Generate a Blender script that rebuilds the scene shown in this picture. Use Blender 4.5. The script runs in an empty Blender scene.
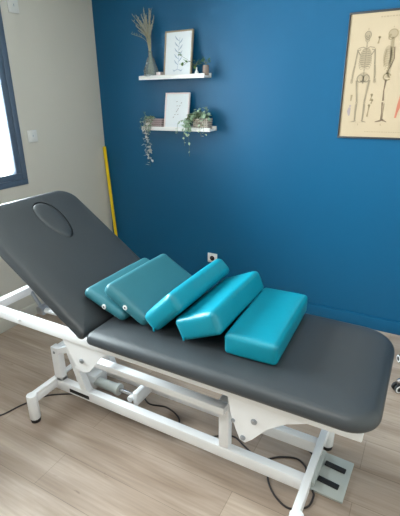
import bpy, bmesh, math, random
from mathutils import Vector, Matrix, noise
random.seed(7)
R = math.radians
col = bpy.context.scene.collection
scene = bpy.context.scene

# ------------------------------------------------------------------ materials
def lin(c):
    return tuple(((v/255)/12.92 if v/255 <= .04045 else ((v/255+.055)/1.055)**2.4) for v in c) + (1,)

def mat(name, rgb, rough=.5, metal=0, spec=.5, bump=0, bscale=200, vary=0, vscale=6, coat=0, sheen=0):
    m = bpy.data.materials.new(name); m.use_nodes = True
    nt = m.node_tree; b = nt.nodes['Principled BSDF']
    b.inputs['Base Color'].default_value = lin(rgb)
    b.inputs['Roughness'].default_value = rough
    b.inputs['Metallic'].default_value = metal
    b.inputs['Specular IOR Level'].default_value = spec
    b.inputs['Coat Weight'].default_value = coat
    b.inputs['Sheen Weight'].default_value = sheen
    tc = nt.nodes.new('ShaderNodeTexCoord')
    if bump:
        n = nt.nodes.new('ShaderNodeTexNoise'); n.inputs['Scale'].default_value = bscale; n.inputs['Detail'].default_value = 3
        nt.links.new(tc.outputs['Object'], n.inputs['Vector'])
        bp = nt.nodes.new('ShaderNodeBump'); bp.inputs['Strength'].default_value = bump; bp.inputs['Distance'].default_value = .002
        nt.links.new(n.outputs['Fac'], bp.inputs['Height']); nt.links.new(bp.outputs['Normal'], b.inputs['Normal'])
    if vary:
        n = nt.nodes.new('ShaderNodeTexNoise'); n.inputs['Scale'].default_value = vscale; n.inputs['Detail'].default_value = 4
        nt.links.new(tc.outputs['Object'], n.inputs['Vector'])
        mx = nt.nodes.new('ShaderNodeMix'); mx.data_type = 'RGBA'
        c = lin(rgb)
        mx.inputs['A'].default_value = tuple(v*(1-vary) for v in c[:3])+(1,)
        mx.inputs['B'].default_value = tuple(min(1, v*(1+vary)) for v in c[:3])+(1,)
        nt.links.new(n.outputs['Fac'], mx.inputs['Factor']); nt.links.new(mx.outputs['Result'], b.inputs['Base Color'])
    return m

M = {}
M['blue'] = mat('blue_wall_paint', (8, 85, 124), .4, spec=.32, bump=.06, bscale=60)
M['beige'] = mat('beige_wall_paint', (203, 197, 186), .6, bump=.05, bscale=60)
M['white_wall'] = mat('white_wall_paint', (225, 222, 215), .7)
M['ceiling'] = mat('ceiling_paint', (235, 233, 228), .8)
M['vinyl'] = mat('slate_grey_vinyl', (55, 59, 63), .38, spec=.5, bump=.12, bscale=500)
M['vinyl_dark'] = mat('slate_grey_vinyl_groove', (40, 44, 50), .5, spec=.4)
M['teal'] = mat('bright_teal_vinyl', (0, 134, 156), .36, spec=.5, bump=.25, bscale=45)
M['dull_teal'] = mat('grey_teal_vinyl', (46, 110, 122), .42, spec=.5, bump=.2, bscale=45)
M['white_metal'] = mat('white_enamelled_steel', (238, 238, 240), .32, spec=.5)
M['chrome'] = mat('chrome', (215, 215, 218), .15, 1)
M['zinc'] = mat('zinc_steel', (170, 175, 182), .35, .9)
M['rubber'] = mat('black_rubber', (22, 22, 24), .55)
M['cable'] = mat('dark_cable', (42, 34, 34), .5)
M['anthracite_glare'] = mat('anthracite_frame_with_glare', (84, 98, 116), .35)  # anthracite lightened to blue-grey, veiling glare of the window mixed into the colour
M['plastic'] = mat('white_plastic', (232, 232, 232), .35)
M['switch'] = mat('off_white_plastic', (216, 214, 210), .4)
M['grey_plastic'] = mat('pale_grey_painted_steel', (178, 182, 178), .4)
M['yellow'] = mat('yellow_paint', (240, 205, 20), .4)
M['shelf'] = mat('white_shelf_lacquer', (240, 238, 236), .4)
M['oak'] = mat('pale_oak', (168, 150, 128), .5, vary=.2, vscale=30)
M['pink_white'] = mat('pinkish_white_lacquer', (236, 220, 220), .5)
M['paper'] = mat('cream_poster_paper', (184, 163, 135), .55, vary=.05, vscale=4)
M['print'] = mat('white_print_paper', (236, 240, 244), .6)
M['ink'] = mat('sepia_ink', (134, 120, 98), .7)
M['ink_mid'] = mat('brown_ink', (146, 128, 98), .7)
M['ink_dark'] = mat('dark_sepia_ink', (116, 96, 76), .7)
M['ink_red'] = mat('red_ink', (184, 108, 86), .7)
M['ink_violet'] = mat('violet_grey_ink', (154, 138, 138), .7)
M['ink_pale'] = mat('faint_ink', (164, 145, 118), .7)
M['ink_blue'] = mat('blue_grey_ink', (176, 188, 204), .7)
M['dark_frame'] = mat('dark_poster_rail', (48, 50, 52), .45)
M['straw'] = mat('dried_straw', (176, 166, 136), .8)
M['plume'] = mat('dried_grass_plume', (176, 174, 160), .95)
M['leaf'] = mat('green_leaf', (92, 132, 70), .5, vary=.35, vscale=60)
M['sage'] = mat('variegated_sage_leaf', (166, 188, 160), .55, vary=.35, vscale=90)
M['mauve_leaf'] = mat('mauve_and_cream_leaf', (214, 208, 204), .55, vary=.35, vscale=90)
M['stem'] = mat('green_stem', (100, 112, 74), .6)
M['soil'] = mat('brown_soil', (72, 54, 42), .9)
M['kraft'] = mat('pinkish_grey_basket', (176, 156, 156), .8, bump=.4, bscale=80, vary=.2, vscale=50)
M['basket'] = mat('whitewashed_wicker', (190, 178, 168), .8, bump=.5, bscale=90, vary=.25, vscale=60)
M['jar'] = mat('smoky_brown_jar', (140, 122, 112), .2, vary=.15, vscale=30)
M['seatblack'] = mat('black_leatherette', (28, 28, 30), .4)
M['screw'] = mat('screw_steel', (150, 152, 155), .3, .9)
M['slot'] = mat('dark_slot', (30, 30, 32), .6)

def glass_mat(name, tint=(235, 240, 240), refl=.08):
    m = bpy.data.materials.new(name); m.use_nodes = True; nt = m.node_tree
    nt.nodes.remove(nt.nodes['Principled BSDF']); out = nt.nodes['Material Output']
    t = nt.nodes.new('ShaderNodeBsdfTransparent'); t.inputs['Color'].default_value = lin(tint)
    g = nt.nodes.new('ShaderNodeBsdfGlossy'); g.inputs['Roughness'].default_value = .05
    fr = nt.nodes.new('ShaderNodeFresnel'); fr.inputs['IOR'].default_value = 1.35
    mx = nt.nodes.new('ShaderNodeMixShader')
    nt.links.new(fr.outputs[0], mx.inputs[0]); nt.links.new(t.outputs[0], mx.inputs[1]); nt.links.new(g.outputs[0], mx.inputs[2])
    nt.links.new(mx.outputs[0], out.inputs['Surface'])
    return m
M['glass'] = glass_mat('clear_window_glass')
M['vase_glass'] = glass_mat('clear_vase_glass', (246, 250, 250))
_n = M['vase_glass'].node_tree; _g = _n.nodes.new('ShaderNodeBsdfDiffuse'); _g.inputs['Color'].default_value = lin((190, 202, 204))
_m = _n.nodes.new('ShaderNodeMixShader'); _m.inputs[0].default_value = .22
_o = _n.nodes['Material Output']; _n.links.new(_o.inputs['Surface'].links[0].from_socket, _m.inputs[1]); _n.links.new(_g.outputs[0], _m.inputs[2]); _n.links.new(_m.outputs[0], _o.inputs['Surface'])

def floor_mat():
    m = bpy.data.materials.new('light_oak_plank_floor'); m.use_nodes = True; nt = m.node_tree
    L = nt.links.new; b = nt.nodes['Principled BSDF']
    b.inputs['Roughness'].default_value = .42; b.inputs['Specular IOR Level'].default_value = .45
    tc = nt.nodes.new('ShaderNodeTexCoord')
    br = nt.nodes.new('ShaderNodeTexBrick')
    br.offset = .37; br.inputs['Scale'].default_value = 1
    br.inputs['Brick Width'].default_value = 1.22; br.inputs['Row Height'].default_value = .185
    br.inputs['Mortar Size'].default_value = .0012; br.inputs['Mortar Smooth'].default_value = .1
    br.inputs['Color1'].default_value = lin((184, 166, 151)); br.inputs['Color2'].default_value = lin((168, 150, 136))
    br.inputs['Mortar'].default_value = lin((140, 125, 111))
    L(tc.outputs['Object'], br.inputs['Vector'])
    def grain(scale, sy, lo, hi, ca, cb, detail=5, dist=0):
        mp = nt.nodes.new('ShaderNodeMapping'); mp.inputs['Scale'].default_value = (scale, scale*sy, 1)
        n = nt.nodes.new('ShaderNodeTexNoise'); n.inputs['Scale'].default_value = 1; n.inputs['Detail'].default_value = detail
        n.inputs['Distortion'].default_value = dist
        L(tc.outputs['Object'], mp.inputs['Vector']); L(mp.outputs[0], n.inputs['Vector'])
        r = nt.nodes.new('ShaderNodeValToRGB'); r.color_ramp.elements[0].position = lo; r.color_ramp.elements[1].position = hi
        r.color_ramp.elements[0].color = ca; r.color_ramp.elements[1].color = cb
        L(n.outputs['Fac'], r.inputs['Fac']); return r
    g1 = grain(1.6, 6, .3, .7, (.68, .63, .58, 1), (1.08, 1.08, 1.08, 1), 4, .6)
    g2 = grain(4, 22, .35, .65, (.88, .87, .86, 1), (1.05, 1.05, 1.05, 1))
    g3 = grain(5, 3, .69, .76, (1, 1, 1, 1), (.55, .5, .46, 1), 3, .3)
    c = br.outputs['Color']
    for g in (g1, g2, g3):
        mx = nt.nodes.new('ShaderNodeMix'); mx.data_type = 'RGBA'; mx.blend_type = 'MULTIPLY'; mx.inputs['Factor'].default_value = 1
        L(c, mx.inputs['A']); L(g.outputs['Color'], mx.inputs['B']); c = mx.outputs['Result']
    L(c, b.inputs['Base Color'])
    bp = nt.nodes.new('ShaderNodeBump'); bp.inputs['Strength'].default_value = .15; bp.inputs['Distance'].default_value = .002
    L(br.outputs['Fac'], bp.inputs['Height']); bp.invert = True
    L(bp.outputs['Normal'], b.inputs['Normal'])
    return m
M['floor'] = floor_mat()

# ------------------------------------------------------------------ helpers
def wpos(o):
    v = Vector((0, 0, 0))
    while o is not None:
        v += Vector(o.location); o = o.parent
    return v

def obj(name, bm, m, parent=None, origin=None, smooth=True, angle=38):
    """bm is in world coordinates; links it as one mesh object."""
    bmesh.ops.recalc_face_normals(bm, faces=bm.faces[:])
    for f in bm.faces: f.smooth = smooth
    for e in bm.edges:
        e.smooth = not (len(e.link_faces) == 2 and e.calc_face_angle(0) > R(angle))
    base = wpos(parent) if parent else Vector((0, 0, 0))
    org = Vector(origin) if origin is not None else base
    bmesh.ops.translate(bm, verts=bm.verts[:], vec=-org)
    me = bpy.data.meshes.new(name); bm.to_mesh(me); bm.free()
    mm = m if isinstance(m, bpy.types.Material) else M[m]
    me.materials.append(mm)
    o = bpy.data.objects.new(name, me); col.objects.link(o)
    o.parent = parent; o.location = org - base
    return o

def tag(o, label=None, cat=None, group=None, kind=None):
    if label: o['label'] = label
    if cat: o['category'] = cat
    if group: o['group'] = group
    if kind: o['kind'] = kind
    return o

def thing(name, label, cat, loc, group=None):
    o = bpy.data.objects.new(name, None); col.objects.link(o); o.location = loc
    o.empty_display_size = .1
    return tag(o, label, cat, group)

def B(): return bmesh.new()

def box(bm, x0, x1, y0, y1, z0, z1, bev=0, seg=2, mtx=None):
    r = bmesh.ops.create_cube(bm, size=1)
    vs = r['verts']
    for v in vs:
        v.co = Vector(((x0+x1)/2+v.co.x*(x1-x0), (y0+y1)/2+v.co.y*(y1-y0), (z0+z1)/2+v.co.z*(z1-z0)))
    if bev:
        es = list({e for v in vs for e in v.link_edges})
        g = bmesh.ops.bevel(bm, geom=es, offset=bev, segments=seg, affect='EDGES', profile=.5)
        vs = list({v for f in g['faces'] for v in f.verts} | {v for v in vs if v.is_valid})
    if mtx is not None:
        for v in vs: v.co = mtx @ v.co
    return vs

def tube(bm, pts, r, seg=10, cap=True):
    pts = [Vector(p) for p in pts]
    rad = r if isinstance(r, (list, tuple)) else [r]*len(pts)
    rings = []; up = None
    for i, p in enumerate(pts):
        d = (pts[min(i+1, len(pts)-1)] - pts[max(i-1, 0)]).normalized()
        if up is None:
            up = Vector((0, 0, 1)) if abs(d.z) < .9 else Vector((1, 0, 0))
        a = d.cross(up).normalized(); b = a.cross(d).normalized(); up = b
        rings.append([bm.verts.new(p + (a*math.cos(2*math.pi*k/seg) + b*math.sin(2*math.pi*k/seg))*rad[i]) for k in range(seg)])
    for i in range(len(rings)-1):
        for k in range(seg):
            bm.faces.new((rings[i][k], rings[i][(k+1) % seg], rings[i+1][(k+1) % seg], rings[i+1][k]))
    if cap:
        bm.faces.new(rings[0]); bm.faces.new(rings[-1])

def spline(ctrl, n=8):
    P = [Vector(c) for c in ctrl]; P = [P[0]*2-P[1]] + P + [P[-1]*2-P[-2]]
    out = []
    for i in range(1, len(P)-2):
        for k in range(n):
            t = k/n
            out.append(.5*((2*P[i]) + (P[i+1]-P[i-1])*t + (2*P[i-1]-5*P[i]+4*P[i+1]-P[i+2])*t*t + (-P[i-1]+3*P[i]-3*P[i+1]+P[i+2])*t**3))
    out.append(P[-2]); return out

def lathe(bm, prof, cx, cy, seg=24):
    rings = []
    for r, z in prof:
        rings.append([bm.verts.new((cx+r*math.cos(2*math.pi*k/seg), cy+r*math.sin(2*math.pi*k/seg), z)) for k in range(seg)])
    for i in range(len(rings)-1):
        for k in range(seg):
            bm.faces.new((rings[i][k], rings[i][(k+1) % seg], rings[i+1][(k+1) % seg], rings[i+1][k]))
    bm.faces.new(rings[0]); bm.faces.new(rings[-1])

def prism(bm, poly, y0, y1):
    """poly: (x, z) list, extruded in y"""
    a = [bm.verts.new((x, y0, z)) for x, z in poly]; b = [bm.verts.new((x, y1, z)) for x, z in poly]
    n = len(poly); bm.faces.new(a); bm.faces.new(b)
    for i in range(n): bm.faces.new((a[i], a[(i+1) % n], b[(i+1) % n], b[i]))

def rrect(x0, x1, y0, y1, rad, inset, seg=10):
    """rad: radii of corners (x1,y1),(x0,y1),(x0,y0),(x1,y0)"""
    pts = []
    cs = [(x1, y1, 0), (x0, y1, 90), (x0, y0, 180), (x1, y0, 270)]
    for (cx, cy, a0), r in zip(cs, rad):
        ri = max(r-inset, .002)
        sx = 1 if cx == x1 else -1; sy = 1 if cy == y1 else -1
        ox = cx - sx*(inset+ri); oy = cy - sy*(inset+ri)
        for k in range(seg+1):
            a = R(a0 + 90*k/seg); pts.append((ox+ri*math.cos(a), oy+ri*math.sin(a)))
    return pts

def slab(bm, x0, x1, y0, y1, rad, h, er, mtx, er_bot=None, crown=.004):
    """upholstered pad: rounded-corner outline, rolled edges; top at z=0, bottom at -h"""
    er_bot = er_bot or er*.5
    prof = []
    n = 6
    for k in range(n+1):
        a = R(90*k/n); prof.append((er_bot*(1-math.sin(a)), -h+er_bot*(1-math.cos(a))))
    for k in range(n+1):
        a = R(90*k/n); prof.append((er*(1-math.cos(a)), -er+er*math.sin(a)-crown))
    for ins, z in ((er*1.5, -crown*.6), (er*2.2, -crown*.25), (er*3.2, 0)): prof.append((ins, z))
    rings = [[bm.verts.new(mtx @ Vector((x, y, z))) for x, y in rrect(x0, x1, y0, y1, rad, i)] for i, z in prof]
    m = len(rings[0])
    for a, b in zip(rings, rings[1:]):
        for k in range(m): bm.faces.new((a[k], a[(k+1) % m], b[(k+1) % m], b[k]))
    bm.faces.new(rings[0]); bm.faces.new(rings[-1])

def puffbox(bm, hx, hy, hz, r, bulge, mtx, wr=.002, seed=0):
    """soft upholstered block centred on the origin, half sizes hx hy hz"""
    def axis(h):
        e = [0, .15, .4, .7, 1]
        a = [-h + r*t for t in e]; n = max(4, int((2*h-2*r)/.02))
        mid = [(-h+r)+(2*h-2*r)*k/n for k in range(1, n)]
        return a + mid + [-v for v in reversed(a)]
    H = (hx, hy, hz); vd = {}
    def vert(p):
        key = tuple(round(c, 5) for c in p)
        if key in vd: return vd[key]
        q = Vector(p); inner = Vector([max(-(h-r), min(h-r, c)) for c, h in zip(p, H)])
        d = q-inner
        if d.length > 1e-9: q = inner + d.normalized()*r
        f = [1-(c/h)**2 for c, h in zip(q, H)]
        f = [max(0, v) for v in f]
        add = Vector((0, 0, 0))
        for i in range(3):
            j, k = (i+1) % 3, (i+2) % 3
            w = (abs(q[i])/H[i])**4
            if i == 2 and q[i] < 0: w = 0
            add[i] = math.copysign(bulge[i]*w*(f[j]*f[k])**.6, q[i])
        nz = noise.noise(Vector((q.x*14+seed*7, q.y*9, q.z*14)))
        q = q + add + (q.normalized() if q.length else q)*nz*wr
        vd[key] = bm.verts.new(mtx @ q); return vd[key]
    for i in range(3):
        j, k = (i+1) % 3, (i+2) % 3
        A, C = axis(H[j]), axis(H[k])
        for s in (-1, 1):
            for a in range(len(A)-1):
                for c in range(len(C)-1):
                    ps = []
                    for (u, v) in ((a, c), (a+1, c), (a+1, c+1), (a, c+1)):
                        p = [0, 0, 0]; p[i] = s*H[i]; p[j] = A[u]; p[k] = C[v]; ps.append(vert(p))
                    bm.faces.new(ps)

def leaf(bm, p, d, L, w, up=Vector((0, 0, 1))):
    p = Vector(p); d = Vector(d).normalized(); s = d.cross(up)
    if s.length < .05: s = Vector((1, 0, 0))
    s.normalize(); n = s.cross(d)
    pts = [p, p+d*L*.35+s*w*.5+n*w*.12, p+d*L*.7+s*w*.4+n*w*.08, p+d*L, p+d*L*.7-s*w*.4+n*w*.08, p+d*L*.35-s*w*.5+n*w*.12, p+d*L*.5-n*w*.02]
    v = [bm.verts.new(q) for q in pts]
    for a, b in ((0, 1), (1, 2), (2, 3), (3, 4), (4, 5), (5, 0)): bm.faces.new((v[a], v[b], v[6]))

# ------------------------------------------------------------------ the room
XR, YB, H = 3.9, -4.3, 2.5
def struct(name, bm, m, parent=None, **k):
    o = obj(name, bm, m, parent, **k)
    if parent is None: o['kind'] = 'structure'
    return o
b = B(); box(b, 0, XR, YB, 0, -.1, 0); struct('floor', b, 'floor')
b = B(); box(b, 0, XR, YB, 0, H, H+.1); struct('ceiling', b, 'ceiling')
b = B(); box(b, -.2, XR+.2, 0, .2, -.1, H+.1); struct('wall_back', b, 'blue')
b = B(); box(b, XR, XR+.2, YB, 0, -.1, H+.1); struct('wall_right', b, 'white_wall')
b = B(); box(b, -.2, XR+.2, YB-.2, YB, -.1, H+.1); struct('wall_front', b, 'white_wall')
WY0, WY1, WZ0, WZ1 = -2.55, -.841, .988, 2.25       # window opening in the left wall
b = B()
box(b, -.2, 0, YB, WY0, -.1, H+.1); box(b, -.2, 0, WY1, 0, -.1, H+.1)
box(b, -.2, 0, WY0, WY1, -.1, WZ0); box(b, -.2, 0, WY0, WY1, WZ1, H+.1)
struct('wall_left', b, 'beige')
b = B(); box(b, 0, XR, -.014, 0, 0, .094, .003); struct('baseboard_back', b, 'blue')
b = B(); box(b, 0, .014, YB, -.014, 0, .094, .003); struct('baseboard_left', b, 'beige')
b = B(); box(b, XR-.014, XR, YB, -.014, 0, .094, .003); struct('baseboard_right', b, 'white_wall')
# window
win = bpy.data.objects.new('window_1', None); col.objects.link(win); win.location = (0, (WY0+WY1)/2, WZ0); win['kind'] = 'structure'
fw = .082
def rect_frame(bm, x0, x1, y0, y1, z0, z1, w, bev=.003):
    box(bm, x0, x1, y0, y1, z0, z0+w, bev); box(bm, x0, x1, y0, y1, z1-w, z1, bev)
    box(bm, x0, x1, y0, y0+w, z0+w, z1-w, bev); box(bm, x0, x1, y1-w, y1, z0+w, z1-w, bev)
b = B(); rect_frame(b, -.07, .006, WY0, WY1, WZ0, WZ1, fw*.5)
obj('window_frame', b, 'anthracite_glare', win)
my = (WY0+WY1)/2
for i, (a, c) in enumerate(((WY0+fw*.5, my-.003), (my+.003, WY1-fw*.5))):
    b = B(); rect_frame(b, -.06, -.002, a, c, WZ0+fw*.5, WZ1-fw*.5, fw*.5)
    s = obj('window_sash', b, 'anthracite_glare', win)
    b = B(); box(b, -.034, -.030, a+fw*.5-.004, c-fw*.5+.004, WZ0+fw-.004, WZ1-fw+.004)
    obj('window_pane', b, 'glass', s)
    if i == 0:
        b = B(); box(b, -.002, .012, c-.032, c-.012, 1.55, 1.60, .003); box(b, .012, .024, c-.030, c-.014, 1.47, 1.595, .004)
        obj('window_handle', b, 'anthracite_glare', s)

# light switches and outlet
def switch(y, z, label, name='light_switch', socket=False):
    t = thing(name, label, 'light switch', (0, y, z-.04), 'square white wall switches')
    b = B(); box(b, 0, .008, y-.041, y+.041, z-.041, z+.041, .004); obj('cover_plate', b, 'switch', t)
    b = B(); box(b, .008, .012, y-.024, y+.024, z-.026, z+.026, .002); obj('rocker', b, 'switch', t)
    b = B(); box(b, .0119, .0127, y-.003, y+.003, z-.004, z+.010); obj('marking', b, 'zinc', t)
switch(-.747, 1.307, 'small white square wall switch beside the window, level with the lower panes')
switch(-.745, 2.105, 'white square wall plate high on the beige wall near the top of the picture')
t = thing('wall_outlet', 'small white power socket low on the blue wall above the bright teal bolsters', 'outlet', (1.043, 0, .276))
b = B(); box(b, 1.0, 1.086, -.009, 0, .276, .356, .003); obj('cover_plate', b, 'plastic', t)
b = B(); tube(b, [(1.043, -.0095, .314), (1.043, -.0105, .314)], .021, 20); obj('socket', b, 'slot', t)
b = B(); tube(b, [(1.043, -.0104, .320), (1.043, -.016, .320)], .0025, 8); obj('earth_pin', b, 'zinc', t)

# ------------------------------------------------------------------ anatomical poster
PX0, PX1, PZ0, PZ1 = 1.942, 2.46, 1.297, 1.991
po = thing('anatomy_poster', 'framed cream anatomy chart with drawn skeletons hanging on the blue wall', 'poster', ((PX0+PX1)/2, 0, PZ0))
b = B(); fr = .011
box(b, PX0, PX1, -.022, 0, PZ0, PZ0+fr, .002); box(b, PX0, PX1, -.022, 0, PZ1-fr, PZ1, .002)
box(b, PX0, PX0+fr*.8, -.022, 0, PZ0+fr, PZ1-fr, .002); box(b, PX1-fr*.8, PX1, -.022, 0, PZ0+fr, PZ1-fr, .002)
obj('frame', b, 'dark_frame', po)
b = B(); box(b, PX0+fr*.8, PX1-fr*.8, -.016, -.004, PZ0+fr, PZ1-fr); paper = obj('paper', b, 'paper', po)
YP = -.0168
def stroke(bm, pts, w, y=YP):
    """flat inked line on the poster: pts (x, z), w width or widths"""
    n = len(pts); ws = w if isinstance(w, (list, tuple)) else [w]*n
    L, Rr = [], []
    for i, (x, z) in enumerate(pts):
        a = Vector(pts[max(0, i-1)]); c = Vector(pts[min(n-1, i+1)]); d = (c-a)
        d = d.normalized() if d.length else Vector((1, 0)); nn = Vector((-d.y, d.x))*ws[i]/2
        L.append(bm.verts.new((x+nn.x, y, z+nn.y))); Rr.append(bm.verts.new((x-nn.x, y, z-nn.y)))
    for i in range(n-1): bm.faces.new((L[i], L[i+1], Rr[i+1], Rr[i]))
def blob(bm, cx, cz, rx, rz, y=YP, n=18):
    vs = [bm.verts.new((cx+rx*math.cos(2*math.pi*k/n), y, cz+rz*math.sin(2*math.pi*k/n))) for k in range(n)]
    bm.faces.new(vs)
def ell(bm, cx, cz, rx, rz, w, a0=0, a1=360, n=18):
    stroke(bm, [(cx+rx*math.cos(R(a0+(a1-a0)*k/n)), cz+rz*math.sin(R(a0+(a1-a0)*k/n))) for k in range(n+1)], w)
b = B(); blob(b, 2.057, 1.750, .034, .055, YP+.0004); blob(b, 2.057, 1.648, .030, .026, YP+.0004); blob(b, 2.057, 1.866, .017, .022, YP+.0004)
for s in (-1, 1): stroke(b, [(2.057+s*.034, 1.63), (2.057+s*.022, 1.51), (2.057+s*.023, 1.40)], [.018, .012, .010], YP+.0004); stroke(b, [(2.057+s*.046, 1.79), (2.057+s*.055, 1.71), (2.057+s*.063, 1.62)], .010, YP+.0004)
blob(b, 2.192, 1.868, .025, .024, YP+.0004); blob(b, 2.176, 1.755, .024, .055, YP+.0004); stroke(b, [(2.19, 1.84), (2.20, 1.75), (2.188, 1.64)], .02, YP+.0004)
tag(obj('pale_wash', b, 'ink_pale', paper), kind='stuff')
# front view skeleton
b = B(); c = 2.057
ell(b, c, 1.868, .017, .021, .004); ell(b, c, 1.846, .011, .012, .003)
blob(b, c-.007, 1.864, .004, .0045); blob(b, c+.007, 1.864, .004, .0045); stroke(b, [(c, 1.857), (c, 1.851)], .004)
stroke(b, [(c-.007, 1.843), (c+.007, 1.843)], .004)
for k in range(30): stroke(b, [(c-.004, 1.832-k*.0075), (c+.004, 1.832-k*.0075)], .0045)
stroke(b, [(c-.045, 1.802), (c-.02, 1.808), (c, 1.800), (c+.02, 1.808), (c+.045, 1.802)], .004)
for k in range(9):
    w = [.020, .026, .030, .033, .035, .036, .036, .034, .030][k]; z = 1.796-k*.0115
    for s in (-1, 1): stroke(b, [(c+s*.004, z), (c+s*w*.6, z+.002), (c+s*w, z-.006), (c+s*w*.75, z-.014), (c+s*.006, z-.011)], .0024)
for s in (-1, 1):
    stroke(b, [(c+s*.030, 1.795), (c+s*.046, 1.790), (c+s*.030, 1.765)], .006)
    stroke(b, [(c+s*.047, 1.797), (c+s*.053, 1.745), (c+s*.055, 1.715)], [.007, .004, .007])
    stroke(b, [(c+s*.054, 1.712), (c+s*.060, 1.665), (c+s*.062, 1.640)], [.005, .003, .004])
    stroke(b, [(c+s*.058, 1.712), (c+s*.066, 1.665), (c+s*.065, 1.640)], .0025)
    for q in range(4): stroke(b, [(c+s*(.060+q*.003), 1.638), (c+s*(.058+q*.0045), 1.610+abs(q-1.5)*.004)], .0018)
    ell(b, c+s*.017, 1.640, .017, .020, .006)
    stroke(b, [(c+s*.036, 1.630), (c+s*.028, 1.56), (c+s*.022, 1.513)], [.008, .0045, .009])
    ell(b, c+s*.022, 1.506, .005, .005, .003)
    stroke(b, [(c+s*.021, 1.498), (c+s*.022, 1.45), (c+s*.021, 1.405)], [.009, .0045, .006])
    stroke(b, [(c+s*.028, 1.495), (c+s*.028, 1.45), (c+s*.025, 1.408)], .0024)
    stroke(b, [(c+s*.016, 1.402), (c+s*.026, 1.398), (c+s*.044, 1.394)], [.007, .006, .002])
stroke(b, [(c-.018, 1.628), (c, 1.618), (c+.018, 1.628)], .005)
obj('front_skeleton_drawing', b, 'ink', paper)
# side view skeleton
b = B(); c = 2.187
ell(b, c+.004, 1.868, .024, .022, .005); blob(b, c-.010, 1.862, .006, .006)
stroke(b, [(c-.018, 1.856), (c-.016, 1.842), (c-.004, 1.838), (c+.008, 1.848)], .006)
sp = [(c+.008, 1.845), (c+.004, 1.82), (c+.010, 1.79), (c+.018, 1.755), (c+.012, 1.715), (c-.002, 1.68), (c+.004, 1.655), (c+.012, 1.64)]
for (x0, z0), (x1, z1) in zip(sp, sp[1:]):
    for k in range(4):
        x = x0+(x1-x0)*k/4; z = z0+(z1-z0)*k/4; stroke(b, [(x-.006, z), (x+.007, z-.003)], .005)
for k in range(9):
    z = 1.80-k*.012; w = .018+.014*math.sin(math.pi*min(1, (k+1)/8))
    stroke(b, [(c+.014, z), (c+.006, z-.008), (c-w*.7, z-.012), (c-w, z-.020)], .0026)
stroke(b, [(c-.020, 1.79), (c-.026, 1.74), (c-.024, 1.70)], .004)
ell(b, c+.001, 1.645, .020, .018, .008, 20, 320)
obj('side_skeleton_drawing', b, 'ink_mid', paper)
b = B()
stroke(b, [(c-.003, 1.63), (c-.007, 1.57), (c-.004, 1.515)], [.010, .005, .010])
stroke(b, [(c-.006, 1.507), (c-.003, 1.45), (c-.002, 1.408)], [.010, .005, .008])
stroke(b, [(c+.004, 1.50), (c+.004, 1.41)], .003)
stroke(b, [(c-.034, 1.396), (c-.010, 1.402), (c+.006, 1.408), (c+.030, 1.396)], [.004, .010, .012, .004])
stroke(b, [(c+.020, 1.80), (c+.026, 1.74), (c+.012, 1.70), (c-.006, 1.66)], [.006, .004, .006, .003])
obj('side_leg_drawing', b, 'ink_dark', paper)
# red muscle study
b = B(); c = 2.276
stroke(b, [(c+.012, 1.640), (c+.010, 1.60), (c+.012, 1.57), (c+.002, 1.53), (c-.002, 1.49), (c-.010, 1.45), (c-.014, 1.42)], [.010, .022, .026, .018, .022, .012, .010])
stroke(b, [(c+.020, 1.57), (c+.022, 1.53), (c+.016, 1.49)], .006)
obj('red_muscle_drawing', b, 'ink_red', paper)
b = B(); c = 2.36
ell(b, c, 1.868, .018, .022, .004)
stroke(b, [(c, 1.845), (c, 1.64)], .008); stroke(b, [(c-.045, 1.80), (c+.045, 1.80)], .006)
for k in range(8):
    for s in (-1, 1): stroke(b, [(c, 1.795-k*.012), (c+s*.032, 1.790-k*.012), (c+s*.01, 1.780-k*.012)], .0026)
for s in (-1, 1):
    stroke(b, [(c+s*.046, 1.80), (c+s*.055, 1.71), (c+s*.062, 1.62)], .005); ell(b, c+s*.016, 1.642, .017, .018, .006)
    stroke(b, [(c+s*.033, 1.63), (c+s*.022, 1.51), (c+s*.023, 1.405), (c+s*.042, 1.395)], .006)
obj('back_skeleton_drawing', b, 'ink', paper)
# single bones between the figures
for x, z0, z1 in ((2.122, 1.855, 1.822), (2.118, 1.550, 1.515), (2.110, 1.490, 1.425), (2.124, 1.52, 1.50)):
    b = B(); stroke(b, [(x, z0), (x-.003, (z0+z1)/2), (x-.006, z1)], [.010, .004, .011]); blob(b, x-.002, z0, .007, .006); obj('bone_drawing', b, 'ink_mid', paper)
b = B(); stroke(b, [(2.002, 1.55), (2.000, 1.515)], [.012, .006]); obj('bone_drawing', b, 'ink_mid', paper)
b = B(); stroke(b, [(1.998, 1.478), (1.994, 1.455), (1.998, 1.43)], [.012, .020, .008]); blob(b, 2.0, 1.487, .006, .006)
obj('joint_drawing', b, 'ink_violet', paper)
b = B()
x = 2.115
while x < 2.40:
    w = random.uniform(.006, .018); stroke(b, [(x, 1.956), (x+w, 1.956)], .006); x += w+.005
obj('title_line', b, 'ink_pale', paper); b = B()
x = 2.10
while x < 2.38:
    w = random.uniform(.004, .014); stroke(b, [(x, 1.338), (x+w, 1.338)], .004); x += w+.004
obj('caption_line', b, 'ink_pale', paper); b = B()
stroke(b, [(2.0, 1.393), (2.10, 1.393)], .0016); stroke(b, [(2.055, 1.385), (2.057, 1.375)], .006); stroke(b, [(2.185, 1.385), (2.187, 1.375)], .006)
blob(b, 2.057, 1.900, .003, .005); blob(b, 2.19, 1.902, .003, .004)
obj('base_line', b, 'ink_pale', paper)

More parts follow.
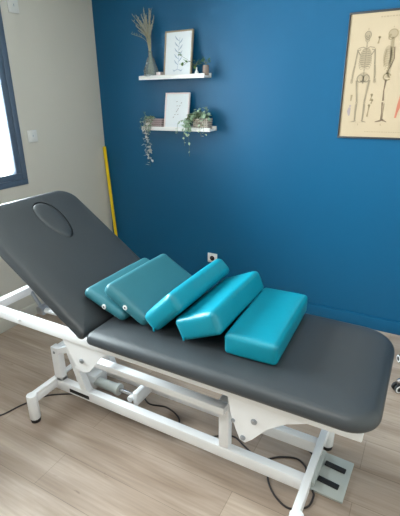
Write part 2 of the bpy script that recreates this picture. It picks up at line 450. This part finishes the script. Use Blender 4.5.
# ------------------------------------------------------------------ picture-ledge shelves
def ledge(x0, x1, z, label):
    t = thing('wall_shelf', label, 'shelf', ((x0+x1)/2, 0, z), 'white picture ledges')
    b = B(); box(b, x0, x1, -.10, 0, z, z+.012, .001)
    box(b, x0, x1, -.012, 0, z+.0121, z+.030, .001)
    obj('board', b, 'shelf', t)
    b = B(); box(b, x0, x1, -.110, -.1001, z-.004, z+.024, .0015); obj('front_lip', b, 'shelf', t)
    return t
Z1, Z2 = 1.676, 1.320
ledge(.484, 1.035, Z1, 'white picture ledge, the upper of two, holding dried grass vase and oak frame')
ledge(.480, 1.078, Z2, 'white picture ledge, the lower of two, under trailing plants and pale frame')
S1, S2 = Z1+.012, Z2+.012

def picture(x0, x1, z0, z1, m, label, draw):
    t = thing('picture_frame', label, 'picture frame', ((x0+x1)/2, -.075, z0), 'framed prints on the ledges')
    hgt = z1-z0
    tilt = math.atan2(.048, hgt)
    mt = Matrix.Translation((0, -.074, z0)) @ Matrix.Rotation(-tilt, 4, 'X')   # leans back towards the wall
    fwid = .0085
    b = B()
    box(b, x0, x1, -.012, .006, 0, fwid, .0015, 2, mt); box(b, x0, x1, -.012, .006, hgt-fwid, hgt, .0015, 2, mt)
    box(b, x0, x0+fwid, -.012, .006, fwid, hgt-fwid, .0015, 2, mt); box(b, x1-fwid, x1, -.012, .006, fwid, hgt-fwid, .0015, 2, mt)
    obj('frame', b, m, t)
    b = B(); box(b, x0+fwid, x1-fwid, -.004, .004, fwid, hgt-fwid, 0, 2, mt); p = obj('print', b, 'print', t)
    b = B(); n0 = 0; draw(b, (x0+x1)/2, hgt)
    for v in b.verts: v.co = mt @ v.co
    obj('drawing', b, 'ink_blue' if m == 'oak' else 'ink_violet', p)
def sprig(b, c, h):
    stroke(b, [(c-.004, h*.14), (c+.006, h*.35), (c+.002, h*.6), (c+.008, h*.85)], .003, -.0046)
    for k in range(9):
        z = h*(.25+.065*k); s = 1 if k % 2 else -1
        stroke(b, [(c+.003, z), (c+s*.020, z+.018), (c+s*.032, z+.036)], [.003, .009, .002], -.0046)
    for s in (-1, 1): stroke(b, [(c, h*.16), (c+s*.03, h*.12), (c+s*.04, h*.16)], [.003, .008, .002], -.0046)
def dots(b, c, h):
    for k in range(6):
        stroke(b, [(c-.03+.012*k, h*(.30+.08*k)), (c-.022+.012*k, h*(.33+.08*k))], .004, -.0046)
    for k in range(4): stroke(b, [(c-.01+k*.004, h*.75-k*.03), (c+.004+k*.004, h*.76-k*.03)], .003, -.0046)
picture(.686, .914, S1, S1+.300, 'oak', 'oak-framed print of a leafy sprig leaning on the upper white ledge', sprig)
picture(.670, .878, S2, S2+.252, 'pink_white', 'pale pinkish-white framed sparse drawing leaning on the lower white ledge', dots)

# vase and dried grasses
vx, vy = .566, -.062
t = thing('glass_vase', 'clear ribbed glass bottle vase on the left end of the upper ledge', 'vase', (vx, vy, S1))
b = B()
prof = [(.034, S1+.0005), (.047, S1+.004)]
for k in range(12):
    z = S1+.008+k*.0085; rr = .054+(.0025 if k % 2 else 0)-.0016*max(0, k-5)*2.2
    prof.append((rr, z))
prof += [(.028, S1+.125), (.016, S1+.140), (.014, S1+.168), (.018, S1+.176)]
lathe(b, prof+[(.0155, S1+.175), (.0115, S1+.168), (.0135, S1+.140), (.025, S1+.124), (.036, S1+.10), (.049, S1+.06), (.049, S1+.02), (.030, S1+.006)], vx, vy, 28)
obj('vase_body', b, 'vase_glass', t)
t = thing('dried_grass_bunch', 'bunch of dried feathery grasses standing in the clear glass vase', 'dried flowers', (vx, vy, S1+.01))
b = B(); b2 = B(); rnd = random.Random(3)
for i in range(34):
    tipx = rnd.uniform(-.165, .055); tipy = rnd.uniform(-.05, .045); tipz = S1+rnd.uniform(.33, .46) - abs(tipx+.02)*.35
    p0 = Vector((vx+rnd.uniform(-.022, .022), vy+rnd.uniform(-.02, .02), S1+.010))
    p1 = Vector((vx+rnd.uniform(-.007, .007), vy+rnd.uniform(-.007, .007), S1+.172))
    p3 = Vector((vx+tipx, vy+tipy, tipz)); p2 = p1.lerp(p3, .5)+Vector((-tipx*.22, 0, .02))
    pts = spline([p0, p1, p2, p3], 6)
    tube(b, pts, .0013, 5)
    hd = pts[-7:]
    if i % 4 != 3:
        tube(b2, hd, [.001, .0022, .003, .0032, .0026, .0018, .0006], 6)
        for q in range(26):
            f = rnd.uniform(0, 5.9); k = int(f); p = hd[k].lerp(hd[k+1], f-k)
            d = (hd[-1]-hd[0]).normalized()*1.0+Vector((rnd.uniform(-.7, .7), rnd.uniform(-.7, .7), rnd.uniform(-.2, .3)))
            leaf(b2, p, d, rnd.uniform(.012, .024), .0028)
    else:
        for q in range(8):
            f = rnd.uniform(1, 5.9); k = int(f); p = hd[k].lerp(hd[k+1], f-k)
            leaf(b, p, (rnd.uniform(-1, 1), rnd.uniform(-1, 1), 1), .02, .003)
obj('stems', b, 'straw', t); obj('plumes', b2, 'plume', t)

# little things on the upper ledge
bx = .640
b = B(); box(b, bx-.024, bx+.016, -.075, -.035, S1, S1+.036, .004)
tag(obj('trinket_box', b, 'pink_white', origin=(bx, -.055, S1)), 'tiny pale box between the glass vase and the oak frame', 'box')
t = thing('bud_vase', 'tiny white bottle vase with green sprig right of the oak frame', 'vase', (.950, -.062, S1))
b = B(); lathe(b, [(.010, S1), (.014, S1+.004), (.015, S1+.018), (.010, S1+.030), (.005, S1+.038), (.005, S1+.052), (.007, S1+.055)], .950, -.062, 18)
obj('bottle', b, 'plastic', t)
b = B(); rnd = random.Random(5); bs = B()
for p1 in ((.878, -.135, S1+.062), (.862, -.135, S1+.130), (.905, -.130, S1+.085)):
    p1 = Vector(p1); tube(bs, spline([(.950, -.062, S1+.052), (.925, -.105, S1+.09), p1], 5), .0009, 5)
    for q in range(4): leaf(b, p1+Vector((0, 0, .004*q)), (rnd.uniform(-1, 1), -.5, rnd.uniform(-.6, .6)), .024, .017)
for k in range(11):
    a = rnd.uniform(0, 6.28); L = rnd.uniform(.012, .034)
    p1 = Vector((.945+math.cos(a)*L, -.070+math.sin(a)*L*.5, S1+.062+rnd.uniform(0, .045)))
    tube(bs, spline([(.950, -.062, S1+.050), (.945+math.cos(a)*L*.3, -.070, S1+.07), p1], 4), .0009, 5)
    leaf(b, p1, (math.cos(a), rnd.uniform(-.6, .2), rnd.uniform(-.3, .4)), rnd.uniform(.020, .032), .017)
obj('stems', bs, 'stem', t); obj('leaves', b, 'leaf', t)
t = thing('leafy_jar', 'smoky brown jar with a leafy cutting on the right end of the upper ledge', 'potted plant', (1.022, -.06, S1))
b = B(); lathe(b, [(.018, S1), (.021, S1+.004), (.021, S1+.062), (.018, S1+.066), (.016, S1+.064), (.016, S1+.04)], 1.022, -.06, 20)
obj('jar', b, 'jar', t)
b = B(); bs = B()
for k in range(10):
    a = rnd.uniform(0, 6.28); L = rnd.uniform(.006, .026)
    p1 = Vector((1.022+math.cos(a)*L, -.06+math.sin(a)*L*.6, S1+.082+rnd.uniform(0, .035)))
    tube(bs, spline([(1.022, -.06, S1+.041), (1.022, -.06, S1+.07), p1], 4), .0009, 5)
    leaf(b, p1, (math.cos(a), rnd.uniform(-.6, .2), rnd.uniform(-.1, .6)), rnd.uniform(.018, .030), .017)
obj('stems', bs, 'stem', t); obj('leaves', b, 'leaf', t)

# trailing plants on the lower ledge
def basket(t, x0, x1, y0, y1, z, h, m):
    b = B()
    rows = 5
    for k in range(rows):
        za = z+.001+k*h/rows; zb = za+h/rows*.78; e = .002*(k/rows)
        box(b, x0-e, x1+e, y0-e, y0+.004-e, za, zb, .001); box(b, x0-e, x1+e, y1-.004+e, y1+e, za, zb, .001)
        box(b, x0-e, x0+.004-e, y0+.004, y1-.004, za, zb, .001); box(b, x1-.004+e, x1+e, y0+.004, y1-.004, za, zb, .001)
    for k in range(7):
        x = x0+.006+(x1-x0-.012)*k/6
        box(b, x-.003, x+.003, y0-.004, y0-.001, z, z+h, .0008)
    obj('pot', b, m, t)
    b = B(); box(b, x0+.004, x1-.004, y0+.004, y1-.004, z+.0005, z+h*.85); obj('soil', b, 'soil', t)
t = thing('trailing_plant', 'pinkish planter with mauve string-like plant trailing off the lower ledge, left end', 'potted plant', (.59, -.065, S2))
basket(t, .520, .658, -.094, -.030, S2, .068, 'kraft')
b = B(); bs = B(); rnd = random.Random(11)
def strand(ctrl, n, L, w, spread=.006, bb=None):
    pts = spline(ctrl, 10); tube(bs, pts, .0011, 5)
    for k in range(n):
        p = pts[int((k+.5)/n*(len(pts)-1))]
        leaf(bb or b, p+Vector((rnd.uniform(-spread, spread), rnd.uniform(-spread, spread), 0)), (rnd.uniform(-1, 1), rnd.uniform(-1, .2), rnd.uniform(-.9, .3)), L*rnd.uniform(.7, 1.2), w)
for k in range(12):
    x = rnd.uniform(.525, .60)
    strand([(x, -.075, S2+.055), (x-.01, -.09, S2+.085), (x+rnd.uniform(-.05, .01), -.125, S2+.06), (x+rnd.uniform(-.05, 0), -.142, S2+rnd.uniform(-.05, .02))], 9, .018, .012)
strand([(.53, -.07, S2+.055), (.51, -.08, S2+.09), (.495, -.10, S2+.12)], 7, .018, .012)
strand([(.54, -.07, S2+.055), (.50, -.08, S2+.07), (.483, -.10, S2+.04), (.48, -.13, S2-.01)], 9, .014, .009)
bm2 = B()
for dx, zz in ((0, -.285), (.014, -.17), (-.012, -.225)):
    strand([(.555+dx, -.08, S2+.055), (.556+dx, -.135, S2+.045), (.558+dx, -.146, S2-.05), (.562+dx, -.146, S2-.15), (.572+dx*.6, -.146, S2+zz)], 30, .028, .022, .012, bm2)
obj('stems', bs, 'stem', t); obj('leaves', b, 'sage', t); o = obj('hanging_leaves', bm2, 'mauve_leaf', t); o['label'] = 'mauve and cream hanging leaves'
t = thing('ivy_plant', 'whitewashed basket of variegated ivy on the right end of the lower ledge', 'potted plant', (.99, -.065, S2))
basket(t, .935, 1.052, -.096, -.024, S2, .075, 'basket')
b = B(); bs = B(); rnd = random.Random(21)
for k in range(26):
    x = rnd.uniform(.94, 1.05); a = rnd.uniform(0, 6.28)
    tip = (x+rnd.uniform(-.04, .02), -.07+rnd.uniform(-.06, .03), S2+.075+rnd.uniform(.02, .085))
    strand([(x, -.065, S2+.06), ((x+tip[0])/2, -.07, S2+.10), tip], 6, .030, .025, .014)
for k in range(10):
    x = rnd.uniform(.91, .95)
    strand([(x+.02, -.075, S2+.065), (x-.005, -.11, S2+.10), (x-rnd.uniform(0, .03), -.15, S2+.05), (x-rnd.uniform(0, .03), -.155, S2+rnd.uniform(-.03, .03))], 9, .030, .024)
for x, dz in ((.885, -.115), (.925, -.19), (.905, -.05), (.83, -.03)):
    strand([(.935, -.08, S2+.065), (x+.01, -.13, S2+.055), (x, -.148, S2), (x+.005, -.148, S2+dz)], 10, .024, .016)
for x, dz in ((1.03, -.03), (1.0, -.05)):
    strand([(x, -.08, S2+.065), (x+.01, -.135, S2+.07), (x+.02, -.15, S2+.0), (x+.03, -.15, S2+dz)], 9, .022, .016)
obj('stems', bs, 'stem', t); obj('leaves', b, 'sage', t)

# yellow stick in the corner
b = B(); box(b, -.012, .012, -.0075, .0075, 0, 1.165, .002)
d = Vector((.018, -.028, 1.160)) - Vector((.090, -.040, 0)); q = Vector((0, 0, 1)).rotation_difference(d.normalized()).to_matrix().to_4x4()
for v in b.verts: v.co = Matrix.Translation((.090, -.040, 0.002)) @ q @ v.co
tag(obj('yellow_pole', b, 'yellow', origin=(.09, -.04, 0)), 'thin yellow pole leaning in the corner of the beige and blue walls', 'pole')

# ------------------------------------------------------------------ treatment table
bed = thing('treatment_table', 'slate grey upholstered massage table with raised backrest on white steel frame', 'massage table', (1.6, -1.485, 0))
I4 = Matrix.Identity(4)
SY0, SY1, SZ = -1.792, -1.178, .662
mt = Matrix.Translation((0, 0, SZ))
b = B(); slab(b, 1.364, 2.494, SY0+.004, SY1, (.13, .03, .03, .10), .061, .036, mt, .020, .005)
obj('seat_cushion', b, 'vinyl', bed)
# backrest: local x up the slope from the hinge, z out of the sitting face
ang = R(35.5)
bt = Matrix.Translation((1.368, 0, .660)) @ Matrix(((-math.cos(ang), 0, math.sin(ang), 0), (0, 1, 0, 0), (math.sin(ang), 0, math.cos(ang), 0), (0, 0, 0, 1)))
b = B(); slab(b, -.012, .765, SY0, SY1, (.10, .02, .02, .10), .050, .032, bt, .014, .004)
bk = obj('backrest_cushion', b, 'vinyl', bed)
# face opening with its plug
def egg(cx, cy, a, w, n=40, sc=1):
    out = []
    for k in range(n):
        th = 2*math.pi*k/n; x = math.cos(th); y = math.sin(th)
        out.append((cx+a*sc*x, cy+w*sc*y*(1+.20*x)))
    return out
ecx, ecy, ea, ew = .573, -1.446, .130, .069
cut = B()
lo = [cut.verts.new(bt @ Vector((x, y, -.016))) for x, y in egg(ecx, ecy, ea, ew)]
hi = [cut.verts.new(bt @ Vector((x, y, .03))) for x, y in egg(ecx, ecy, ea, ew)]
cut.faces.new(lo); cut.faces.new(hi)
for k in range(40): cut.faces.new((lo[k], lo[(k+1) % 40], hi[(k+1) % 40], hi[k]))
bmesh.ops.recalc_face_normals(cut, faces=cut.faces[:])
cm = bpy.data.meshes.new('cut'); cut.to_mesh(cm); cut.free()
co = bpy.data.objects.new('cut', cm); col.objects.link(co); co.location = (0, 0, 0)
md = bk.modifiers.new('hole', 'BOOLEAN'); md.object = co; md.operation = 'DIFFERENCE'; md.solver = 'EXACT'
bpy.context.view_layer.update()
dg = bpy.context.evaluated_depsgraph_get()
nm = bpy.data.meshes.new_from_object(bk.evaluated_get(dg)); bk.modifiers.clear(); bk.data = nm
bpy.data.objects.remove(co)
b = B(); b.from_mesh(nm)
for e in b.edges: e.smooth = not (len(e.link_faces) == 2 and e.calc_face_angle(0) > R(38))
b.to_mesh(nm); b.free()
b = B(); prev = None
for sc, z in ((.965, -.016), (.965, -.007), (.95, -.003), (.90, .0005), (.78, .003), (.55, .0045), (.25, .005)):
    ring = [b.verts.new(bt @ Vector((x, y, z))) for x, y in egg(ecx, ecy, ea, ew, 40, sc)]
    if prev:
        for k in range(40): b.faces.new((prev[k], prev[(k+1) % 40], ring[(k+1) % 40], ring[k]))
    else: b.faces.new(ring)
    prev = ring
b.faces.new(prev)
o = obj('face_hole_plug', b, 'vinyl', bk, angle=70); o['label'] = 'egg-shaped plug in the face opening'

W = 'white_metal'
NY0, NY1, FY0, FY1 = -1.750, -1.710, -1.250, -1.210      # near and far rail of the bed frame
b = B()
box(b, .660, 2.452, NY0, NY1, .557, .601, .004); box(b, .660, 2.452, FY0, FY1, .557, .601, .004)
for x in (.660, 1.43, 2.40): box(b, x, x+.04, NY1-.001, FY0+.001, .5575, .6005, .003)
obj('bed_frame', b, W, bed)
b = B()
for y in (-1.67, -1.33):
    box(b, .02, .70, y-.015, y+.015, -.083, -.0585, .003, 2, bt)
box(b, .08, .11, -1.655, -1.345, -.082, -.060, .003, 2, bt)
box(b, .60, .63, -1.655, -1.345, -.082, -.060, .003, 2, bt)
obj('backrest_frame', b, W, bed)
# hanging pivot plates
def plate(poly, y, name='pivot_plate'):
    b = B(); prism(b, poly, y, y+.006); return obj(name, b, W, bed)
LP = [(1.18, .560), (1.46, .560), (1.41, .530), (1.345, .450), (1.325, .425), (1.290, .410), (1.265, .415), (1.245, .440), (1.20, .520)]
RP = [(1.995, .560), (2.30, .560), (2.215, .520), (2.15, .470), (2.095, .398), (2.068, .372), (2.048, .378), (2.030, .420), (2.010, .480)]
for poly in (LP, RP):
    for y in (-1.742, -1.224): plate(poly, y)
def bolt(x, y, z, r=.009, h=.008, m='zinc', s=-1):
    b = B(); tube(b, [(x, y, z), (x, y+s*h*.4, z), (x, y+s*h*.4, z), (x, y+s*h, z)], [r*1.3, r*1.3, r, r*.85], 12); return obj('bolt', b, m, bed)
bolt(1.288, -1.742, .470); bolt(2.100, -1.742, .482); bolt(2.060, -1.742, .392, .008); bolt(2.02, -1.742, .455, .006)
bolt(.92, -1.750, .583, .007, .007, W)
# cross tubes carried by the plates
for x, z in ((1.288, .470), (2.06, .400)):
    b = B(); tube(b, [(x, -1.735, z), (x, -1.225, z)], .016, 14); obj('pivot_tube', b, W, bed)
# base: two long beams, two cross legs
BZ0, BZ1 = .088, .146
b = B(); box(b, .912, 2.285, -1.602, -1.562, BZ0, BZ1, .004); nb = obj('base_beam', b, W, bed)
b = B(); box(b, .912, 2.285, -1.392, -1.352, BZ0, BZ1, .004); obj('base_beam', b, W, bed)
b = B(); box(b, 1.015, 1.150, -1.6035, -1.6015, .101, .122, .0008); o = obj('rating_plate', b, 'slot', nb); o['label'] = 'dark strip sticker on the near beam'
for x in (.915, 2.275):
    b = B(); box(b, x-.015, x+.015, -1.750, -1.255, .1465, .160, .003); box(b, x-.0145, x+.0145, -1.750, -1.603, .105, .1464, .003); box(b, x-.0145, x+.0145, -1.351, -1.255, .105, .1464, .003)
    leg = obj('cross_leg', b, W, bed)
    for y in (-1.765, -1.240):
        b = B(); lathe(b, [(.025, .022), (.0265, .024), (.0265, .158), (.024, .163), (.012, .1645)], x+.008, y, 24); ft = obj('foot', b, W, bed)
        b = B(); lathe(b, [(.021, 0), (.024, .003), (.024, .018), (.018, .0215)], x+.008, y, 20); obj('rubber_tip', b, 'rubber', ft)
# uprights
for x, top, wd in ((.940, .350, .052), (1.914, .394, .046)):
    for y0 in (-1.602, -1.392):
        b = B(); box(b, x-wd/2, x+wd/2, y0+.0005, y0+.0395, BZ1+.0001, top, .004)
        if x < 1: box(b, x-wd/2, x+wd/2+.0, y0+.0005, y0+.0395, BZ1+.0001, BZ1+.02, .002)
        up = obj('upright', b, W, bed)
    bolt(x-.002, -1.601, top-.03, .006, .004, 'screw')
    b = B(); box(b, x-.016, x+.016, -1.562, -1.393, top-.045, top-.004, .003); obj('cross_tube', b, W, bed)
for y in (-1.601, -1.391):
    b = B(); prism(b, [(.968, .350), (1.035, .385), (1.062, .388), (1.068, .372), (1.135, .160), (1.150, .147), (1.098, .147), (1.030, .345), (.968, .318)], y, y+.036)
    obj('brace', b, W, bed)
# lifting arms
def arm(p, q, y0, y1, h, name='lifting_arm'):
    p = Vector((p[0], 0, p[1])); q = Vector((q[0], 0, q[1])); d = q-p; a = math.atan2(d.z, d.x)
    m = Matrix.Translation((p.x, 0, p.z)) @ Matrix.Rotation(-a, 4, 'Y')
    b = B(); box(b, -.012, d.length+.012, y0, y1, -h/2, h/2, .004, 2, m); return obj(name, b, W, bed)
arm((1.20, .384), (1.925, .380), -1.648, -1.606, .034); arm((1.20, .384), (1.925, .380), -1.350, -1.310, .034)
arm((.965, .325), (1.055, .175), -1.548, -1.515, .030, 'lever'); arm((.965, .325), (1.055, .175), -1.44, -1.407, .030, 'lever')
b = B(); tube(b, [(1.205, -1.66, .372), (1.205, -1.30, .372)], .014, 12); obj('pivot_tube', b, W, bed)
arm((1.205, .372), (1.288, .470), -1.700, -1.670, .030, 'link'); arm((1.205, .372), (1.288, .470), -1.290, -1.262, .030, 'link')
# electric actuator
act = bpy.data.objects.new('actuator', None); col.objects.link(act); act.parent = bed; act.location = Vector((1.05, -1.48, .15))-wpos(bed)
b = B(); box(b, .985, 1.130, -1.530, -1.430, .105, .185, .012); obj('motor_housing', b, 'plastic', act)
b = B(); tube(b, [(1.12, -1.505, .142), (1.255, -1.505, .142)], .026, 18); tube(b, [(1.255, -1.505, .142), (1.275, -1.505, .142)], .031, 18); obj('actuator_tube', b, 'grey_plastic', act)
b = B(); tube(b, [(1.27, -1.505, .142), (1.385, -1.505, .142)], .011, 14); obj('piston_rod', b, 'chrome', act)
b = B(); box(b, 1.375, 1.405, -1.53, -1.393, .105, .180, .008); tube(b, [(1.360, -1.535, .135), (1.360, -1.475, .135)], .016, 14); obj('end_bracket', b, W, act)
# backrest gas spring
gs = bpy.data.objects.new('gas_spring', None); col.objects.link(gs); gs.parent = bed; gs.location = Vector((.80, -1.49, .50))-wpos(bed)
b = B(); box(b, .742, .790, -1.515, -1.470, .455, .495, .006); tube(b, [(.77, -1.52, .49), (.77, -1.465, .49)], .020, 14)
tube(b, [(.775, -1.49, .49), (.835, -1.49, .585)], .008, 10); tube(b, [(.69, -1.49, .57), (.76, -1.49, .48)], .010, 10); obj('clevis', b, 'zinc', gs)
b = B(); tube(b, [(.79, -1.49, .478), (1.25, -1.49, .500)], .015, 16); obj('cylinder', b, W, gs)
b = B(); tube(b, [(1.25, -1.49, .500), (1.44, -1.49, .560)], .007, 10); obj('rod', b, 'chrome', gs)

# ------------------------------------------------------------------ bolsters
def bolster(name, P, tilt, w, h, y0, y1, m, label, up=True, rot=0, r=.018, bulge=(.004, .004, .006), seed=1, group='teal positioning cushions'):
    """P = (x, z) of the lowest corner; slab rises to the right (up) or to the left (not up) by tilt"""
    a = R(tilt)
    d = Vector((math.cos(a), 0, math.sin(a))) if up else Vector((-math.cos(a), 0, math.sin(a)))
    n = Vector((-math.sin(a), 0, math.cos(a))) if up else Vector((math.sin(a), 0, math.cos(a)))
    c = Vector((P[0], 0, P[1])) + d*w/2 + n*h/2 + Vector((0, (y0+y1)/2, 0))
    ex = d if up else -d
    m4 = Matrix(((ex.x, 0, n.x, c.x), (ex.y, 1, n.y, c.y), (ex.z, 0, n.z, c.z), (0, 0, 0, 1)))
    m4 = m4 @ Matrix.Rotation(R(rot), 4, 'Z')
    b = B(); puffbox(b, w/2, (y1-y0)/2, h/2, r, bulge, m4, .0015, seed)
    t = thing(name, label, 'cushion', (P[0], (y0+y1)/2, P[1]), group)
    obj('cover', b, m, t, angle=60)
    # stitched seams along the two long upper edges
    b = B()
    return t, m4, w/2, (y1-y0)/2, h/2
T0 = SZ+.0015
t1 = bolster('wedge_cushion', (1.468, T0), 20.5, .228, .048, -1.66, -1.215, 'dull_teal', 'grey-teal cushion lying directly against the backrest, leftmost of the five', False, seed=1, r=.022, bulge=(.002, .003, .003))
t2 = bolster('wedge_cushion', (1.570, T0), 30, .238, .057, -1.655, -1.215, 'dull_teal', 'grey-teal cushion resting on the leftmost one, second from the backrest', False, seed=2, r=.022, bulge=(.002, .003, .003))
for (t, m4, hx, hy, hz), off in ((t1, .008), (t2, .008)):
    b = B(); c = m4 @ Vector((off, -hy-.0005, 0)); tube(b, [c+Vector((0, .004, 0)), c+Vector((0, -.004, 0)), c+Vector((0, -.0045, 0))], [.012, .011, .008], 16)
    obj('vent_eyelet', b, 'plastic', t)
    b = B(); tube(b, [c+Vector((0, -.0046, 0)), c+Vector((0, -.0052, 0))], .004, 10); obj('eyelet_hole', b, 'slot', t)
t3 = bolster('block_cushion', (1.634, T0), 45, .194, .086, -1.665, -1.215, 'teal', 'bright teal cushion tilted most steeply, middle one of the five', True, seed=3, r=.024)
t4 = bolster('block_cushion', (1.763, T0), 24, .188, .095, -1.665, -1.210, 'teal', 'bright teal cushion propped slanting on the flat one at the right', True, seed=4, r=.020)
t5 = bolster('block_cushion', (1.931, T0), 0, .200, .083, -1.655, -1.200, 'teal', 'bright teal cushion lying flat, nearest the foot end of the table', True, rot=2, seed=5, r=.016)
for t, m4, hx, hy, hz in (t3, t4):
    b = B(); c = m4 @ Vector((-hx+.020, -hy-.002, -hz+.018)); box(b, c.x-.004, c.x+.004, c.y-.004, c.y+.002, c.z-.012, c.z+.004, .001); obj('zip_pull', b, 'teal', t)

# ------------------------------------------------------------------ foot control and cables
t = thing('foot_control', 'flat pale grey metal foot control with two black pedals on the floor', 'foot pedal', (2.34, -1.39, 0))
rz = R(-7)
m4 = Matrix.Translation((2.325, -1.395, 0)) @ Matrix.Rotation(R(-2), 4, 'Z')
b = B(); box(b, -.080, .085, -.112, .112, .0, .012, .003, 2, m4)
box(b, -.085, -.035, -.100, .100, .0122, .034, .006, 2, m4); obj('housing', b, 'grey_plastic', t)
for yy in (-.050, .045):
    b = B(); box(b, -.030, .060, yy-.013, yy+.013, .0125, .021, .003, 2, m4 @ Matrix.Rotation(R(-4), 4, 'Z'))
    obj('pedal', b, 'rubber', t)
def cable(name, pts, r, label, group=None):
    b = B(); tube(b, spline(pts, 10), r, 8)
    return tag(obj(name, b, 'cable', origin=Vector(pts[0])), label, 'cable', group)
cr = .0042
cable('mains_cable', [(.52, -2.02, cr), (.64, -1.91, cr), (.728, -1.832, cr), (.765, -1.72, cr), (.83, -1.60, cr), (.98, -1.50, cr), (1.06, -1.48, .06), (1.07, -1.48, .103)], cr, 'dark cable on the floor left of the table, leading under its head end')
cable('motor_cable', [(1.29, -1.30, cr), (1.30, -1.345, cr), (1.37, -1.39, cr), (1.47, -1.37, cr), (1.57, -1.41, cr), (1.615, -1.50, cr), (1.68, -1.52, cr), (1.75, -1.46, cr), (1.86, -1.39, cr), (1.94, -1.42, cr), (2.03, -1.455, cr), (2.11, -1.40, cr), (2.18, -1.375, cr), (2.225, -1.40, cr), (2.238, -1.43, cr+.004)], cr, 'dark wavy cable running along the floor beneath the table to the foot control')
cable('control_cable', [(2.10, -1.24, cr), (2.13, -1.27, cr), (2.17, -1.29, cr), (2.22, -1.305, cr), (2.240, -1.33, cr+.004)], cr, 'short dark cable looping beside the foot control under the far beam')
cable('loop_cable', [(2.095, -1.49, cr), (2.10, -1.54, cr), (2.15, -1.60, cr), (2.22, -1.63, cr), (2.285, -1.59, cr), (2.295, -1.53, cr), (2.285, -1.508, cr+.004)], cr, 'dark cable loop crossing below the right end of the near white beam')

# ------------------------------------------------------------------ rolling stool just entering the frame at the right
hx_, hy_ = 2.745, -.495
t = thing('rolling_stool', 'chrome rolling stool whose casters peek in at the right edge of the picture', 'stool', (hx_, hy_, 0))
b = B(); lathe(b, [(.030, .07), (.034, .075), (.034, .12), (.022, .14), (.022, .40), (.030, .41), (.06, .418)], hx_, hy_, 20); obj('column', b, 'chrome', t)
b = B(); lathe(b, [(.14, .4185), (.172, .424), (.178, .445), (.176, .472), (.160, .488), (.10, .493)], hx_, hy_, 36); obj('seat', b, 'seatblack', t)
for k in range(5):
    a = R(144.5+72*k); dx, dy = math.cos(a), math.sin(a); q = .262
    cx, cy = hx_+dx*q, hy_+dy*q
    b = B(); tube(b, [(hx_+dx*.03, hy_+dy*.03, .095), (hx_+dx*.15, hy_+dy*.15, .088), (cx-dx*.01, cy-dy*.01, .074), (cx+dx*.012, cy+dy*.012, .070)], [.016, .014, .012, .009], 14)
    lg = obj('leg', b, 'chrome', t)
    s = Vector((-dy, dx, 0)) if k % 2 else Vector((dx, dy, 0))*.5+Vector((-dy, dx, 0))
    s.normalize()
    for sg in (-1, 1):
        c = Vector((cx, cy, .026))+s*sg*.013
        b = B(); tube(b, [c-s*.008, c-s*.007, c+s*.007, c+s*.008], [.022, .026, .026, .022], 24); w = obj('caster_wheel', b, 'rubber', t)
        b = B(); tube(b, [c+s*sg*.0081, c+s*sg*.0095], [.0235, .022], 24); h = obj('wheel_rim', b, 'plastic', w)
        b = B(); tube(b, [c+s*sg*.0096, c+s*sg*.0105], [.015, .014], 20); obj('wheel_cap', b, 'slot', w)
    b = B(); c = Vector((cx, cy, .026))
    box(b, -.006, .006, -.0045, .0045, 0, .036, .001, 2, Matrix.Translation(c+Vector((0, 0, .006))))
    obj('caster_stem', b, 'chrome', t)

# ------------------------------------------------------------------ light
def area(name, loc, rot, sx, sy, power, color):
    l = bpy.data.lights.new(name, 'AREA'); l.shape = 'RECTANGLE'; l.size = sx; l.size_y = sy; l.energy = power; l.color = color
    o = bpy.data.objects.new(name, l); col.objects.link(o); o.location = loc; o.rotation_euler = rot
    return o
area('window_daylight', (-.30, (WY0+WY1)/2, (WZ0+WZ1)/2+.1), (0, R(-90), 0), 1.5, 2.0, 450, (.93, .97, 1))
wd = bpy.data.worlds.new('sky'); scene.world = wd; wd.use_nodes = True
bg = wd.node_tree.nodes['Background']; bg.inputs['Color'].default_value = (.86, .93, 1, 1); bg.inputs['Strength'].default_value = 6

# added fill light under the ceiling, out of view, softens the room's shade
area('ceiling_fill', (2.2, -2.9, 2.47), (0, 0, 0), .9, .9, 12, (1, .95, .88))

# ------------------------------------------------------------------ camera
cam = bpy.data.cameras.new('camera'); cam.sensor_fit = 'VERTICAL'; cam.sensor_height = 36; cam.sensor_width = 36*400/516
cam.lens = 416.6/516*36; cam.clip_start = .02
co = bpy.data.objects.new('camera', cam); col.objects.link(co)
F = Vector((-0.45306105, 0.81526411, -0.36066621)); Rt = Vector((0.87634962, 0.48151554, -0.01241464)); U = Vector((-0.16354517, 0.32169429, 0.93261233))
mw = Matrix((Rt, U, -F)).transposed().to_4x4(); mw.translation = (2.50316, -2.843, 1.55)
co.matrix_world = mw
scene.camera = co
scene.view_settings.view_transform = 'Standard'; scene.view_settings.look = 'None'
scene.view_settings.gamma = 1; scene.view_settings.use_curve_mapping = False
scene.view_settings.exposure = .22
